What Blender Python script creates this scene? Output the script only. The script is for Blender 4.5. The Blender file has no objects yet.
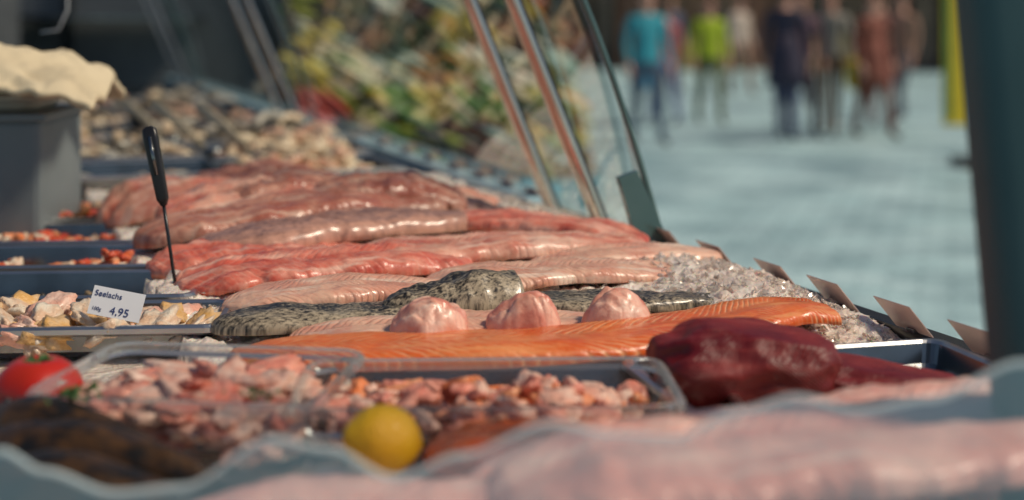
import bpy, bmesh, math, random
from mathutils import Vector, Matrix, noise
R = random.Random(7)
S = bpy.context.scene
S.view_settings.view_transform = 'Standard'
S.view_settings.look = 'None'
S.view_settings.exposure = 0

# ------------------------------------------------------------------ counter frame
TH = math.radians(20.9)
D = Vector((-math.sin(TH), math.cos(TH), 0))   # along the counter
N = Vector((math.cos(TH), math.sin(TH), 0))    # towards the street
def C(u, v, z):
    p = D*u + N*v
    return Vector((p.x, p.y, z))

# ------------------------------------------------------------------ helpers
def link(ob, parent=None):
    S.collection.objects.link(ob)
    if parent: ob.parent = parent
    return ob
def empty(name):
    e = bpy.data.objects.new(name, None); e.empty_display_size = .1
    return link(e)
def mesh_ob(name, verts, faces, mat=None, parent=None, smooth=False):
    me = bpy.data.meshes.new(name); me.from_pydata([tuple(v) for v in verts], [], faces); me.update()
    if mat: me.materials.append(mat)
    if smooth: me.polygons.foreach_set('use_smooth', [True]*len(me.polygons))
    return link(bpy.data.objects.new(name, me), parent)
def bm_ob(name, bm, mat=None, parent=None, smooth=True):
    me = bpy.data.meshes.new(name); bm.to_mesh(me); bm.free()
    if mat:
        for m in (mat if isinstance(mat, (list, tuple)) else [mat]): me.materials.append(m)
    if smooth: me.polygons.foreach_set('use_smooth', [True]*len(me.polygons))
    return link(bpy.data.objects.new(name, me), parent)
def box(name, c, size, mat, parent=None, rot=0, bevel=0.004, tilt=None):
    bm = bmesh.new(); bmesh.ops.create_cube(bm, size=1)
    bmesh.ops.scale(bm, vec=Vector(size), verts=bm.verts)
    if bevel: bmesh.ops.bevel(bm, geom=list(bm.edges), offset=bevel, segments=2, affect='EDGES', profile=.6)
    M = Matrix.Rotation(rot, 4, 'Z')
    if tilt is not None: M = M @ tilt
    bmesh.ops.transform(bm, matrix=Matrix.Translation(Vector(c)) @ M, verts=bm.verts)
    return bm_ob(name, bm, mat, parent, smooth=False)
class Acc:
    """accumulates many small lumps into one mesh"""
    def __init__(s): s.v=[]; s.f=[]; s.m=[]
    def add(s, verts, faces, mi=0):
        o=len(s.v); s.v+=verts; s.f+=[tuple(i+o for i in f) for f in faces]; s.m+=[mi]*len(faces)
    def done(s, name, mats, parent=None, smooth=True):
        if not isinstance(mats,(list,tuple)): mats=[mats]
        me=bpy.data.meshes.new(name); me.from_pydata([tuple(v) for v in s.v],[],s.f); me.update()
        for m in mats: me.materials.append(m)
        me.polygons.foreach_set('material_index', s.m)
        me.polygons.foreach_set('use_smooth',[smooth]*len(s.f))
        return link(bpy.data.objects.new(name,me),parent)
_ico={}
def ico(sub):
    if sub not in _ico:
        b=bmesh.new(); bmesh.ops.create_icosphere(b,subdivisions=sub,radius=1)
        _ico[sub]=([v.co.copy() for v in b.verts],[tuple(v.index for v in f.verts) for f in b.faces]); b.free()
    return _ico[sub]

def sweep(name, pts, sx, sy, mat, parent=None, seg=16, power=2.0, side=None):
    verts=[]; faces=[]; n=len(pts); pts=[Vector(p) for p in pts]
    for i,p in enumerate(pts):
        t=(pts[min(i+1,n-1)]-pts[max(i-1,0)]).normalized()
        a=Vector(side) if side else Vector((0,0,1)) if abs(t.z)<.9 else Vector((1,0,0))
        a=(a-t*a.dot(t)).normalized(); b=t.cross(a)
        for j in range(seg):
            th=2*math.pi*j/seg; c=math.cos(th); s=math.sin(th)
            c=math.copysign(abs(c)**(2/power),c); s=math.copysign(abs(s)**(2/power),s)
            rx = sx[i] if isinstance(sx,(list,tuple)) else sx
            ry = sy[i] if isinstance(sy,(list,tuple)) else sy
            verts.append(p+a*c*rx+b*s*ry)
    for i in range(n-1):
        for j in range(seg):
            k=(j+1)%seg
            faces.append((i*seg+j,i*seg+k,(i+1)*seg+k,(i+1)*seg+j))
    faces.append(tuple(range(seg))[::-1]); faces.append(tuple((n-1)*seg+j for j in range(seg)))
    return mesh_ob(name, verts, faces, mat, parent, smooth=True)

# ------------------------------------------------------------------ materials
def nodes_of(name):
    m = bpy.data.materials.new(name); m.use_nodes = True
    nt = m.node_tree; return m, nt, nt.nodes, nt.links, nt.nodes['Principled BSDF']
def rgba(c): return (c[0],c[1],c[2],1)
def mat(name, c, c2=None, scale=8, rough=.5, metal=0, bump=0, bscale=None, coat=0, sss=0, detail=4, trans=0, rvar=0, lo=.36, hi=.64):
    m,nt,nd,lk,b = nodes_of(name)
    b.inputs['Roughness'].default_value=rough; b.inputs['Metallic'].default_value=metal
    b.inputs['Coat Weight'].default_value=coat; b.inputs['Coat Roughness'].default_value=.12
    b.inputs['Transmission Weight'].default_value=trans
    if trans: b.inputs['IOR'].default_value=1.31
    if sss:
        b.inputs['Subsurface Weight'].default_value=sss; b.inputs['Subsurface Scale'].default_value=.012
    tc=nd.new('ShaderNodeTexCoord')
    n=nd.new('ShaderNodeTexNoise'); n.inputs['Scale'].default_value=scale; n.inputs['Detail'].default_value=detail
    lk.new(tc.outputs['Object'], n.inputs['Vector'])
    r=nd.new('ShaderNodeValToRGB'); r.color_ramp.elements[0].position=lo; r.color_ramp.elements[1].position=hi
    c2=c2 or tuple(x*.75 for x in c)
    r.color_ramp.elements[0].color=rgba(c); r.color_ramp.elements[1].color=rgba(c2)
    lk.new(n.outputs['Fac'], r.inputs['Fac']); lk.new(r.outputs['Color'], b.inputs['Base Color'])
    if bump:
        n2=nd.new('ShaderNodeTexNoise'); n2.inputs['Scale'].default_value=bscale or scale*4; n2.inputs['Detail'].default_value=5
        lk.new(tc.outputs['Object'], n2.inputs['Vector'])
        bp=nd.new('ShaderNodeBump'); bp.inputs['Strength'].default_value=bump; bp.inputs['Distance'].default_value=.01
        lk.new(n2.outputs['Fac'], bp.inputs['Height']); lk.new(bp.outputs['Normal'], b.inputs['Normal'])
    if rvar:
        mr=nd.new('ShaderNodeMapRange'); mr.inputs['To Min'].default_value=max(.02,rough-rvar); mr.inputs['To Max'].default_value=rough+rvar
        lk.new(n.outputs['Fac'], mr.inputs['Value']); lk.new(mr.outputs['Result'], b.inputs['Roughness'])
    return m

def flesh(name, ca, cb, cline, spacing=.009, line=.5, blood=None, rough=.36, chev=.9, bump=.42, sss=.12, patch=14, streak=None, coat=.28):
    """fish flesh: blotches, chevron muscle bands, long fat streaks and dark lateral line, in surface UV metres"""
    m,nt,nd,lk,b = nodes_of(name)
    b.inputs['Coat Weight'].default_value=coat; b.inputs['Coat Roughness'].default_value=.2
    b.inputs['Subsurface Weight'].default_value=sss; b.inputs['Subsurface Scale'].default_value=.008
    b.inputs['Subsurface Radius'].default_value=(1,.35,.25)
    tc=nd.new('ShaderNodeTexCoord'); sp=nd.new('ShaderNodeSeparateXYZ'); lk.new(tc.outputs['UV'], sp.inputs[0])
    def M(op,a,bv=None,c=None):
        x=nd.new('ShaderNodeMath'); x.operation=op
        for i,v in enumerate((a,bv,c)):
            if v is None: continue
            if isinstance(v,(int,float)): x.inputs[i].default_value=v
            else: lk.new(v,x.inputs[i])
        return x.outputs[0]
    def mixc(f,a,bc,):
        x=nd.new('ShaderNodeMix'); x.data_type='RGBA'; lk.new(f,x.inputs['Factor']); lk.new(a,x.inputs['A']); x.inputs['B'].default_value=rgba(bc); return x.outputs['Result']
    def N3(scale,detail,vec):
        x=nd.new('ShaderNodeTexNoise'); x.inputs['Scale'].default_value=scale; x.inputs['Detail'].default_value=detail; lk.new(vec,x.inputs['Vector']); return x.outputs['Fac']
    nz=N3(patch,5,tc.outputs['Object']); nf=N3(110,4,tc.outputs['Object'])
    mp=nd.new('ShaderNodeMapping'); mp.inputs['Scale'].default_value=(9,75,1); lk.new(tc.outputs['UV'],mp.inputs['Vector'])
    ns=N3(1,5,mp.outputs[0])
    absv=M('ABSOLUTE',sp.outputs[1])
    ch=M('SUBTRACT',sp.outputs[0],M('MULTIPLY',absv,chev))
    ch=M('ADD',ch,M('MULTIPLY',nz,.035))
    sn=M('SINE',M('MULTIPLY',ch,2*math.pi/spacing))
    lines=M('POWER',M('MULTIPLY_ADD',sn,.5,.5),3.0)
    brk=nd.new('ShaderNodeMapRange'); brk.inputs['From Min'].default_value=.4; brk.inputs['From Max'].default_value=.6; lk.new(N3(22,2,tc.outputs['Object']),brk.inputs['Value'])
    lines=M('MULTIPLY',lines,M('MULTIPLY_ADD',brk.outputs[0],.85,.15))
    r=nd.new('ShaderNodeValToRGB'); r.color_ramp.elements[0].position=.40; r.color_ramp.elements[1].position=.60
    r.color_ramp.elements[0].color=rgba(ca); r.color_ramp.elements[1].color=rgba(cb)
    lk.new(M('ADD',nz,M('MULTIPLY',M('SUBTRACT',nf,.5),.3)), r.inputs['Fac'])
    out=mixc(M('MULTIPLY',lines,line),r.outputs['Color'],cline)
    if streak:
        sr=nd.new('ShaderNodeMapRange'); sr.inputs['From Min'].default_value=.52; sr.inputs['From Max'].default_value=.66; sr.inputs['To Max'].default_value=.8; lk.new(ns,sr.inputs['Value'])
        out=mixc(sr.outputs[0],out,streak)
    if blood:
        bl=M('MULTIPLY', M('SUBTRACT',1.0,M('MINIMUM',1.0,M('DIVIDE',absv,.012))), M('MULTIPLY_ADD',ns,1.2,.1))
        out=mixc(bl,out,blood)
        s2=nd.new('ShaderNodeMapRange'); s2.inputs['From Min'].default_value=.46; s2.inputs['From Max'].default_value=.34; s2.inputs['To Max'].default_value=.6; lk.new(ns,s2.inputs['Value'])
        out=mixc(s2.outputs[0],out,blood)
    lk.new(out,b.inputs['Base Color'])
    rg=nd.new('ShaderNodeMapRange'); rg.inputs['From Min'].default_value=.35; rg.inputs['From Max'].default_value=.65; rg.inputs['To Min'].default_value=rough-.12; rg.inputs['To Max'].default_value=rough+.14
    lk.new(nz,rg.inputs['Value']); lk.new(rg.outputs[0],b.inputs['Roughness'])
    bp=nd.new('ShaderNodeBump'); bp.inputs['Strength'].default_value=bump; bp.inputs['Distance'].default_value=.004
    lk.new(M('ADD',M('MULTIPLY',lines,.45),M('ADD',M('MULTIPLY',nf,.8),ns)), bp.inputs['Height']); lk.new(bp.outputs['Normal'],b.inputs['Normal'])
    return m

def skinmat(name, dark, light, scale=110, t0=.45, t1=.55, belly=2.2, coat=.4, rough=.32):
    m,nt,nd,lk,b = nodes_of(name)
    b.inputs['Roughness'].default_value=rough; b.inputs['Coat Weight'].default_value=coat; b.inputs['Coat Roughness'].default_value=.18
    tc=nd.new('ShaderNodeTexCoord'); mp=nd.new('ShaderNodeMapping'); mp.inputs['Scale'].default_value=(.6,1.2,1)
    lk.new(tc.outputs['UV'],mp.inputs['Vector'])
    n=nd.new('ShaderNodeTexNoise'); n.inputs['Scale'].default_value=scale; n.inputs['Detail'].default_value=4; n.inputs['Roughness'].default_value=.75
    lk.new(mp.outputs[0],n.inputs['Vector'])
    n2=nd.new('ShaderNodeTexNoise'); n2.inputs['Scale'].default_value=22; n2.inputs['Detail'].default_value=2; lk.new(tc.outputs['UV'],n2.inputs['Vector'])
    sp=nd.new('ShaderNodeSeparateXYZ'); lk.new(tc.outputs['UV'],sp.inputs[0])
    ab=nd.new('ShaderNodeMath'); ab.operation='ABSOLUTE'; lk.new(sp.outputs[1],ab.inputs[0])
    ma=nd.new('ShaderNodeMath'); ma.operation='MULTIPLY_ADD'; ma.inputs[1].default_value=belly; lk.new(ab.outputs[0],ma.inputs[0]); lk.new(n.outputs['Fac'],ma.inputs[2])
    mb=nd.new('ShaderNodeMath'); mb.operation='MULTIPLY_ADD'; mb.inputs[1].default_value=.35; lk.new(n2.outputs['Fac'],mb.inputs[0]); lk.new(ma.outputs[0],mb.inputs[2])
    mc=nd.new('ShaderNodeMath'); mc.operation='SUBTRACT'; mc.inputs[1].default_value=.175; lk.new(mb.outputs[0],mc.inputs[0])
    r=nd.new('ShaderNodeValToRGB'); r.color_ramp.elements[0].position=t0; r.color_ramp.elements[1].position=t1
    r.color_ramp.elements[0].color=rgba(dark); r.color_ramp.elements[1].color=rgba(light)
    lk.new(mc.outputs[0],r.inputs['Fac']); lk.new(r.outputs['Color'],b.inputs['Base Color'])
    bp=nd.new('ShaderNodeBump'); bp.inputs['Strength'].default_value=.4; bp.inputs['Distance'].default_value=.002
    lk.new(n.outputs['Fac'],bp.inputs['Height']); lk.new(bp.outputs['Normal'],b.inputs['Normal'])
    return m

def clear(name, tint=(.9,.97,.96), refl=.12, rough=.02, body=None, bodyfac=0, rscale=1.0):
    m,nt,nd,lk,b = nodes_of(name); nd.remove(b); out=nd['Material Output']
    tr=nd.new('ShaderNodeBsdfTransparent'); tr.inputs[0].default_value=rgba(tint)
    gl=nd.new('ShaderNodeBsdfGlossy'); gl.inputs['Roughness'].default_value=rough; gl.inputs['Color'].default_value=(.9,.95,.95,1)
    fr=nd.new('ShaderNodeLayerWeight'); fr.inputs['Blend'].default_value=refl
    ml=nd.new('ShaderNodeMath'); ml.operation='MULTIPLY'; ml.inputs[1].default_value=rscale; lk.new(fr.outputs['Fresnel'],ml.inputs[0])
    mx=nd.new('ShaderNodeMixShader'); lk.new(ml.outputs[0],mx.inputs[0]); lk.new(tr.outputs[0],mx.inputs[1]); lk.new(gl.outputs[0],mx.inputs[2])
    o=mx.outputs[0]
    if body:
        df=nd.new('ShaderNodeBsdfDiffuse'); df.inputs[0].default_value=rgba(body)
        tl=nd.new('ShaderNodeBsdfTranslucent'); tl.inputs[0].default_value=rgba(body)
        a=nd.new('ShaderNodeMixShader'); a.inputs[0].default_value=.45; lk.new(df.outputs[0],a.inputs[1]); lk.new(tl.outputs[0],a.inputs[2])
        m2=nd.new('ShaderNodeMixShader'); m2.inputs[0].default_value=bodyfac; lk.new(o,m2.inputs[1]); lk.new(a.outputs[0],m2.inputs[2]); o=m2.outputs[0]
    lk.new(o,out.inputs['Surface']); return m

M_steel=mat('brushed_steel',(.26,.275,.28),(.18,.195,.20),scale=14,rough=.22,metal=1,rvar=.08)
M_steelrim=mat('steel_rim',(.66,.66,.65),(.56,.56,.56),scale=14,rough=.30,metal=1)
M_chrome=mat('chrome',(.70,.65,.59),(.60,.55,.50),scale=5,rough=.12,metal=1)
M_black=mat('black_plastic',(.012,.012,.014),(.02,.02,.022),rough=.3)
M_rail=mat('rail_dark',(.02,.025,.03),(.03,.035,.04),rough=.25,metal=.3)
M_glass=clear('screen_glass',(.90,.95,.94),.08,rscale=.34)
M_gedge=mat('glass_edge',(.06,.12,.12),(.045,.10,.10),rough=.1,coat=.6)
M_plastic=clear('clear_plastic',(.93,.94,.94),.16,.06,(.75,.75,.74),.06)
M_prim=clear('clear_plastic_rim',(.93,.94,.94),.3,.08,(.8,.8,.8),.20)
M_film=clear('frosted_film',(.97,.97,.98),.05,.3,(.50,.80,.92),.36)
M_filmedge=clear('frosted_film_edge',(.93,.95,.96),.05,.3,(.80,.96,1.0),.85)
M_pink=flesh('pink_flesh',(.66,.22,.145),(.74,.38,.27),(.82,.54,.42),.011,.35,blood=(.44,.06,.04),streak=(.84,.60,.47))
M_pale=flesh('pale_flesh',(.72,.34,.235),(.80,.48,.34),(.50,.20,.13),.010,.45,streak=(.86,.68,.54))
M_rose=flesh('rose_flesh',(.66,.13,.08),(.72,.25,.17),(.80,.45,.34),.012,.3,blood=(.40,.03,.02),streak=(.84,.52,.40))
M_brown=flesh('brown_flesh',(.40,.13,.085),(.54,.25,.17),(.26,.08,.055),.012,.35,blood=(.19,.04,.03),streak=(.64,.42,.32))
M_salmon=flesh('salmon_flesh',(.72,.11,.014),(.78,.17,.03),(.92,.50,.26),.012,.75,chev=1.3,patch=10,streak=(.86,.34,.12))
M_front=flesh('pale_pink_fillet',(.88,.40,.32),(.90,.52,.43),(.80,.34,.27),.014,.2,streak=(.92,.66,.56))
M_tuna=flesh('tuna_flesh',(.125,.004,.006),(.21,.011,.012),(.25,.022,.02),.006,.3,rough=.52,sss=.04,patch=16,bump=.5,coat=.04,streak=(.27,.03,.025))
M_speck=skinmat('speckled_skin',(.014,.012,.010),(.48,.40,.28),230,.49,.70,belly=3.2)
M_grey=skinmat('pink_grey_skin',(.16,.08,.065),(.60,.32,.23),120,.40,.72)
M_smoked=skinmat('smoked_skin',(.008,.006,.003),(.14,.060,.013),50,.45,.8,coat=.15,rough=.45)
M_ice=mat('crushed_ice',(.98,.93,.88),(.93,.84,.77),scale=35,rough=.12,trans=.70)
M_icebed=mat('ice_bed',(.94,.84,.75),(.78,.63,.53),scale=30,rough=.22,bump=.8,bscale=90,sss=.25,coat=.3)

# ------------------------------------------------------------------ fillets
def catmull(P,t):
    n=len(P)-1; x=t*n; i=min(int(x),n-1); f=x-i
    p0=P[max(i-1,0)]; p1=P[i]; p2=P[i+1]; p3=P[min(i+2,n)]
    return .5*((2*p1)+(p2-p0)*f+(2*p0-5*p1+4*p2-p3)*f*f+(3*p1-p0-3*p2+p3)*f**3)
def fillet(name, pts, w, th, m, parent=None, seed=0, tail=.35, head=.18, groove=.25, lump=.006, wav=.16, skew=0, dome=3.4, ns=110, nt=44, rnd=.07):
    P=[Vector(p) for p in pts]; verts=[]; uvs=[]; faces=[]
    L=sum((P[i+1]-P[i]).length for i in range(len(P)-1))
    off=Vector((seed*3.7,seed*1.3,seed*.77))
    for i in range(ns+1):
        s=i/ns; c=catmull(P,s); t=(catmull(P,min(s+.01,1))-catmull(P,max(s-.01,0))); t.z=0; t.normalize()
        side=Vector((-t.y,t.x,0))
        pr=min(1,(max(s,.0)/head))**.5 if s<head else 1
        pr*=1-(1-tail)*max(0,(s-.35)/.65)**1.5
        if s>1-rnd: pr*=max(0.02,1-((s-1+rnd)/rnd)**2)**.5
        pr=max(pr,.02)
        for j in range(nt):
            a=2*math.pi*j/nt; ca=math.cos(a); sa=math.sin(a)
            sd=1 if ca>0 else -1
            wob=1+wav*noise.noise(Vector((s*L*12,sd*3.1,seed)))+wav*.5*noise.noise(Vector((s*L*38,sd*2.1,seed+5)))
            x=math.copysign(abs(ca)**.9,ca)*w/2*pr*wob
            if sa>0:
                z=th*(abs(sa)**(2/dome))*(.35+.65*pr)
                if rnd>.2: z*=pr**.5
                z*=1-groove*math.exp(-((x-skew*w)/(w*.08))**2)
                z*=1-groove*.5*math.exp(-((x+w*.26+.01*math.sin(s*9+seed))/(w*.05))**2)
                z*=1+skew*ca
            else: z=-th*.14*abs(sa)
            p=c+side*x+Vector((0,0,z))
            if sa>-.1:
                q=p*9+off; p=p+Vector((0,0,lump*noise.noise(q)*1.2+lump*.6*noise.noise(q*3.5)+lump*.35*noise.noise(q*9)))
            verts.append(p); uvs.append((s*L+seed*.37,x))
    for i in range(ns):
        for j in range(nt):
            k=(j+1)%nt; faces.append((i*nt+j,(i+1)*nt+j,(i+1)*nt+k,i*nt+k))
    faces.append(tuple(range(nt))); faces.append(tuple(ns*nt+j for j in range(nt))[::-1])
    ob=mesh_ob(name,verts,faces,m,parent,True); me=ob.data
    uv=me.uv_layers.new(name='UVMap')
    for lp in me.loops: uv.data[lp.index].uv=uvs[lp.vertex_index]
    return ob

def blob(c, r, seed, sub=3, amp=.25, freq=1.6, rot=None, sq=1.0):
    vv,ff=ico(sub); Rm=rot or Matrix.Rotation(R.uniform(0,6.28),3,'Z'); out=[]; c=Vector(c)
    for d in vv:
        if sq!=1: d=Vector([math.copysign(abs(x)**sq,x) for x in d])
        n=noise.noise(d*freq+Vector((seed*2.3,seed,0)))+.4*noise.noise(d*freq*2.7+Vector((seed,9,seed)))
        d=d*(1+amp*n); out.append(c+Rm@Vector((d.x*r[0],d.y*r[1],d.z*r[2])))
    return out,ff
def blob_ob(name,mats,parent,*args,**k):
    a=Acc(); a.add(*blob(*args,**k)); return a.done(name,mats,parent)
def rr(t=.6): return Matrix.Rotation(R.uniform(0,6.28),3,'Z')@Matrix.Rotation(R.uniform(-t,t),3,'X')@Matrix.Rotation(R.uniform(-t,t),3,'Y')

def curl(c, size, rad, span=4.2, rot=None, seg=10, k=7):
    Rm=rot or rr(); V=[];Fc=[]; c=Vector(c)
    for i in range(seg+1):
        s=i/seg; a=span*s; ce=Vector((math.cos(a),math.sin(a),.12*s))*size
        rad_i=rad*(1-.75*s)*(min(1,s*6+.35)); out=Vector((math.cos(a),math.sin(a),0))
        for j in range(k):
            b=2*math.pi*j/k
            V.append(c+Rm@(ce+out*math.cos(b)*rad_i*1.2*(1+.12*(i%2))+Vector((0,0,math.sin(b)*rad_i*(1+.12*(i%2))))))
    for i in range(seg):
        for j in range(k): Fc.append((i*k+j,i*k+(j+1)%k,(i+1)*k+(j+1)%k,(i+1)*k+j))
    Fc.append(tuple(range(k))[::-1]); Fc.append(tuple(seg*k+j for j in range(k)))
    return V,Fc

def tray(name, c, lx, ly, depth, rot, m, rim=.014, cr=.02, parent=None, thick=True, mrim=None):
    prof=[(.006,-.010),(0,-.006),(0,0),(.003,.003),(rim-.003,.003),(rim,0),(rim+.006,-depth+.008),(rim+.014,-depth)]
    verts=[];faces=[];cs=6;Rm=Matrix.Rotation(rot,3,'Z')
    for (o,z) in prof:
        hx=lx/2-o; hy=ly/2-o; r=max(cr-o*.3,.008)
        for q,(sx,sy) in enumerate(((1,1),(-1,1),(-1,-1),(1,-1))):
            for i in range(cs):
                a=q*math.pi/2+(i/(cs-1))*math.pi/2
                verts.append(Vector(c)+Rm@Vector((sx*(hx-r)+r*math.cos(a),sy*(hy-r)+r*math.sin(a),z)))
    n=4*cs
    for i in range(len(prof)-1):
        for j in range(n):
            k=(j+1)%n; faces.append((i*n+j,i*n+k,(i+1)*n+k,(i+1)*n+j))
    faces.append(tuple((len(prof)-1)*n+j for j in range(n)))
    ob=mesh_ob(name,verts,faces,m,parent,False)
    if m is M_steel: mrim=M_steelrim
    if mrim:
        ob.data.materials.append(mrim)
        for p in ob.data.polygons:
            if p.index<5*n: p.material_index=1
    if thick:
        so=ob.modifiers.new('t','SOLIDIFY'); so.thickness=.0012; so.offset=-1
    return ob

# ================================================================== SETTING
def street_mat():
    m,nt,nd,lk,b=nodes_of('paving'); b.inputs['Roughness'].default_value=.5
    tc=nd.new('ShaderNodeTexCoord'); mp=nd.new('ShaderNodeMapping'); mp.inputs['Rotation'].default_value=(0,0,.3)
    lk.new(tc.outputs['Object'],mp.inputs[0])
    br=nd.new('ShaderNodeTexBrick'); br.inputs['Scale'].default_value=1.5; br.inputs['Color1'].default_value=(.46,.66,.70,1); br.inputs['Color2'].default_value=(.34,.54,.58,1); br.inputs['Mortar'].default_value=(.22,.36,.40,1); br.inputs['Mortar Size'].default_value=.018
    lk.new(mp.outputs[0],br.inputs['Vector'])
    n=nd.new('ShaderNodeTexNoise'); n.inputs['Scale'].default_value=1.1; n.inputs['Detail'].default_value=8; n.inputs['Roughness'].default_value=.65; lk.new(tc.outputs['Object'],n.inputs[0])
    mx=nd.new('ShaderNodeMix'); mx.data_type='RGBA'; mx.blend_type='MULTIPLY'; mx.inputs['Factor'].default_value=.8
    lk.new(br.outputs['Color'],mx.inputs['A'])
    r=nd.new('ShaderNodeValToRGB'); r.color_ramp.elements[0].position=.38; r.color_ramp.elements[0].color=(.60,.63,.65,1); r.color_ramp.elements[1].position=.58; r.color_ramp.elements[1].color=(1.4,1.3,1.26,1)
    lk.new(n.outputs['Fac'],r.inputs[0]); lk.new(r.outputs[0],mx.inputs['B'])
    lk.new(mx.outputs['Result'],b.inputs['Base Color'])
    bp=nd.new('ShaderNodeBump'); bp.inputs['Strength'].default_value=.3; lk.new(br.outputs['Fac'],bp.inputs['Height']); bp.invert=True; lk.new(bp.outputs[0],b.inputs['Normal'])
    return m
mesh_ob('street_ground',[(-300,-300,0),(300,-300,0),(300,300,0),(-300,300,0)],[(0,1,2,3)],street_mat())

def building(name,x0,x1,y,h,col,seed,depth=8,shop=(.05,.03,.02),awn=None):
    e=empty(name); rnd=random.Random(seed); w=x1-x0
    mw=mat(name+'_wall',col,tuple(c*.7 for c in col),scale=1.5,rough=.85,bump=.3,bscale=20)
    mg=mat(name+'_glass',(.05,.045,.04),(.16,.10,.06),scale=1.2,rough=.12); mf=mat(name+'_frame',shop,rough=.5)
    box('walls',((x0+x1)/2,y+depth/2,h/2),(w,depth,h),mw,e,bevel=0)
    v=[(x0,y-.3,h),(x1,y-.3,h),(x1,y+depth+.3,h),(x0,y+depth+.3,h),(x0,y+depth/2,h+2.5),(x1,y+depth/2,h+2.5)]
    mesh_ob('roof',v,[(0,1,5,4),(2,3,4,5),(0,4,3),(1,2,5),(0,3,2,1)],mat(name+'_roof',(.16,.08,.06),rough=.8),e)
    nb=max(2,int(w/2.6))
    for i in range(nb):
        cx=x0+(i+.5)*w/nb
        box('shop_window_%d'%i,(cx,y-.03,1.35),(w/nb*.78,.1,2.3),mg,e,bevel=0)
        for dx in (-.4,0,.4): box('shop_mullion',(cx+dx*w/nb,y-.1,1.4),(.09,.08,2.6),mf,e,bevel=0)
        box('goods',(cx+.2,y-.35,.45),(w/nb*.5,.5,.9),mat('goods%d'%i,rnd.choice([(.45,.12,.08),(.35,.26,.08),(.08,.24,.35),(.45,.38,.30)]),rough=.7),e,bevel=.02)
        fl=int((h-3.4)/2.9)
        for f in range(fl):
            z=4.6+f*2.9
            box('window',(cx,y-.02,z),(1.0,.08,1.5),mg,e,bevel=0); box('sill',(cx,y-.08,z-.8),(1.2,.16,.08),mf,e,bevel=0); box('transom',(cx,y-.08,z),(.06,.05,1.5),mf,e,bevel=0)
    box('door',(x0+.7,y-.06,1.05),(.9,.08,2.1),mf,e,bevel=0)
    box('fascia',((x0+x1)/2,y-.12,3.0),(w*.98,.2,.5),mf,e,bevel=0)
    if awn:
        a=[(x0+.3,y-.05,2.75),(x1-.3,y-.05,2.75),(x1-.3,y-1.4,2.2),(x0+.3,y-1.4,2.2),(x1-.3,y-1.4,1.95),(x0+.3,y-1.4,1.95)]
        mesh_ob('awning',a,[(0,1,2,3),(3,2,4,5)],mat(name+'_awn',awn,rough=.8),e)
building('brick_house',-16,-7,36,9,(.25,.13,.09),1)
building('plaster_house',-6.9,2.6,37,10,(.42,.34,.26),2,shop=(.18,.12,.08))
building('shop_house',2.7,10,36,8.5,(.26,.13,.08),3,shop=(.13,.07,.045))
building('stone_house',10.1,20,35,10,(.30,.22,.16),4,awn=(.3,.16,.03))

mw=mat('partition_panel',(.13,.145,.155),(.09,.105,.115),scale=3,rough=.5,bump=.1)
e=empty('partition_wall')
box('panel',(-3.85,8.9,1.3),(5.9,.06,2.6),mw,e,bevel=.005)
for i in range(5): box('stud_%d'%i,(-6.6+i*1.28,8.84,1.3),(.05,.06,2.58),M_rail,e,bevel=.003)
box('shelf',(-3.2,8.7,1.45),(2.6,.3,.03),M_steel,e)

# ================================================================== COUNTER
cnt=empty('display_counter')
def cbox(name,u0,u1,v0,v1,z0,z1,m,parent,bevel=.003):
    return box(name,C((u0+u1)/2,(v0+v1)/2,(z0+z1)/2),(v1-v0,u1-u0,z1-z0),m,parent,rot=TH,bevel=bevel)
cbox('cabinet',.72,8.4,-.42,1.10,.12,1.03,mat('cabinet_white',(.5,.52,.53),rough=.35),cnt)
cbox('plinth',.76,8.36,-.36,1.02,0,.119,M_black,cnt)
cbox('worktop',.70,8.42,-.45,1.155,1.031,1.062,M_steel,cnt)
cbox('rail_lip',.70,8.42,1.120,1.150,1.0625,1.092,M_rail,cnt)
cbox('rail_reflection_strip',2.7,8.42,1.062,1.117,1.0625,1.118,mat('rail_reflection_blue',(.42,.60,.68),(.36,.54,.62),rough=.25,coat=.4),cnt,.008)  # pale blue strip added for the light line reflected along the chrome rail
cbox('rail_edge_trim',.70,8.42,1.1505,1.158,1.05,1.086,M_steelrim,cnt,.002)

scr=empty('glass_screen')
def slope(u,z,v0=1.075): return C(u,v0-(z-1.09)*.425,z)
for i,u in enumerate((2.34,2.57,4.86,5.15,7.45,7.85)):
    pts=[slope(u,1.08+.75*t/20) for t in range(21)]
    sweep('post_%d'%i,pts,.018,.012,M_chrome,scr,seg=20,power=2.3,side=tuple(D))
    sweep('post_gasket_%d'%i,[p+N*.013 for p in pts],.012,.004,M_black,scr,seg=10,side=tuple(D))
for a,b in ((2.18,4.7),(4.75,7.3),(7.35,8.4)):
    vs=[];fs=[];nz=16
    for k in range(nz+1):
        z=1.085+.78*k/nz; bow=.03*math.sin(math.pi*k/nz)
        for (u) in (a,b):
            p=slope(u,z,1.112)+N*bow; vs.append(p)
    for k in range(nz): fs.append((2*k,2*k+1,2*k+3,2*k+2))
    mesh_ob('pane',vs,fs,M_glass,scr,True)
    ed=[slope(a,1.085+.78*k/nz,1.112)+N*.03*math.sin(math.pi*k/nz) for k in range(nz+1)]
    sweep('pane_edge',ed,.0045,.006,M_gedge,scr,seg=8,side=tuple(D))
    sweep('top_rail',[slope(a,1.85,1.10),slope(b,1.85,1.10)],.014,.014,M_chrome,scr)
fv=[C(2.17,1.125,1.075),C(2.17,1.06,1.075),C(2.17,1.015,1.22),C(2.17,1.05,1.23)]
fv2=[p-D*.012 for p in fv]
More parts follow.
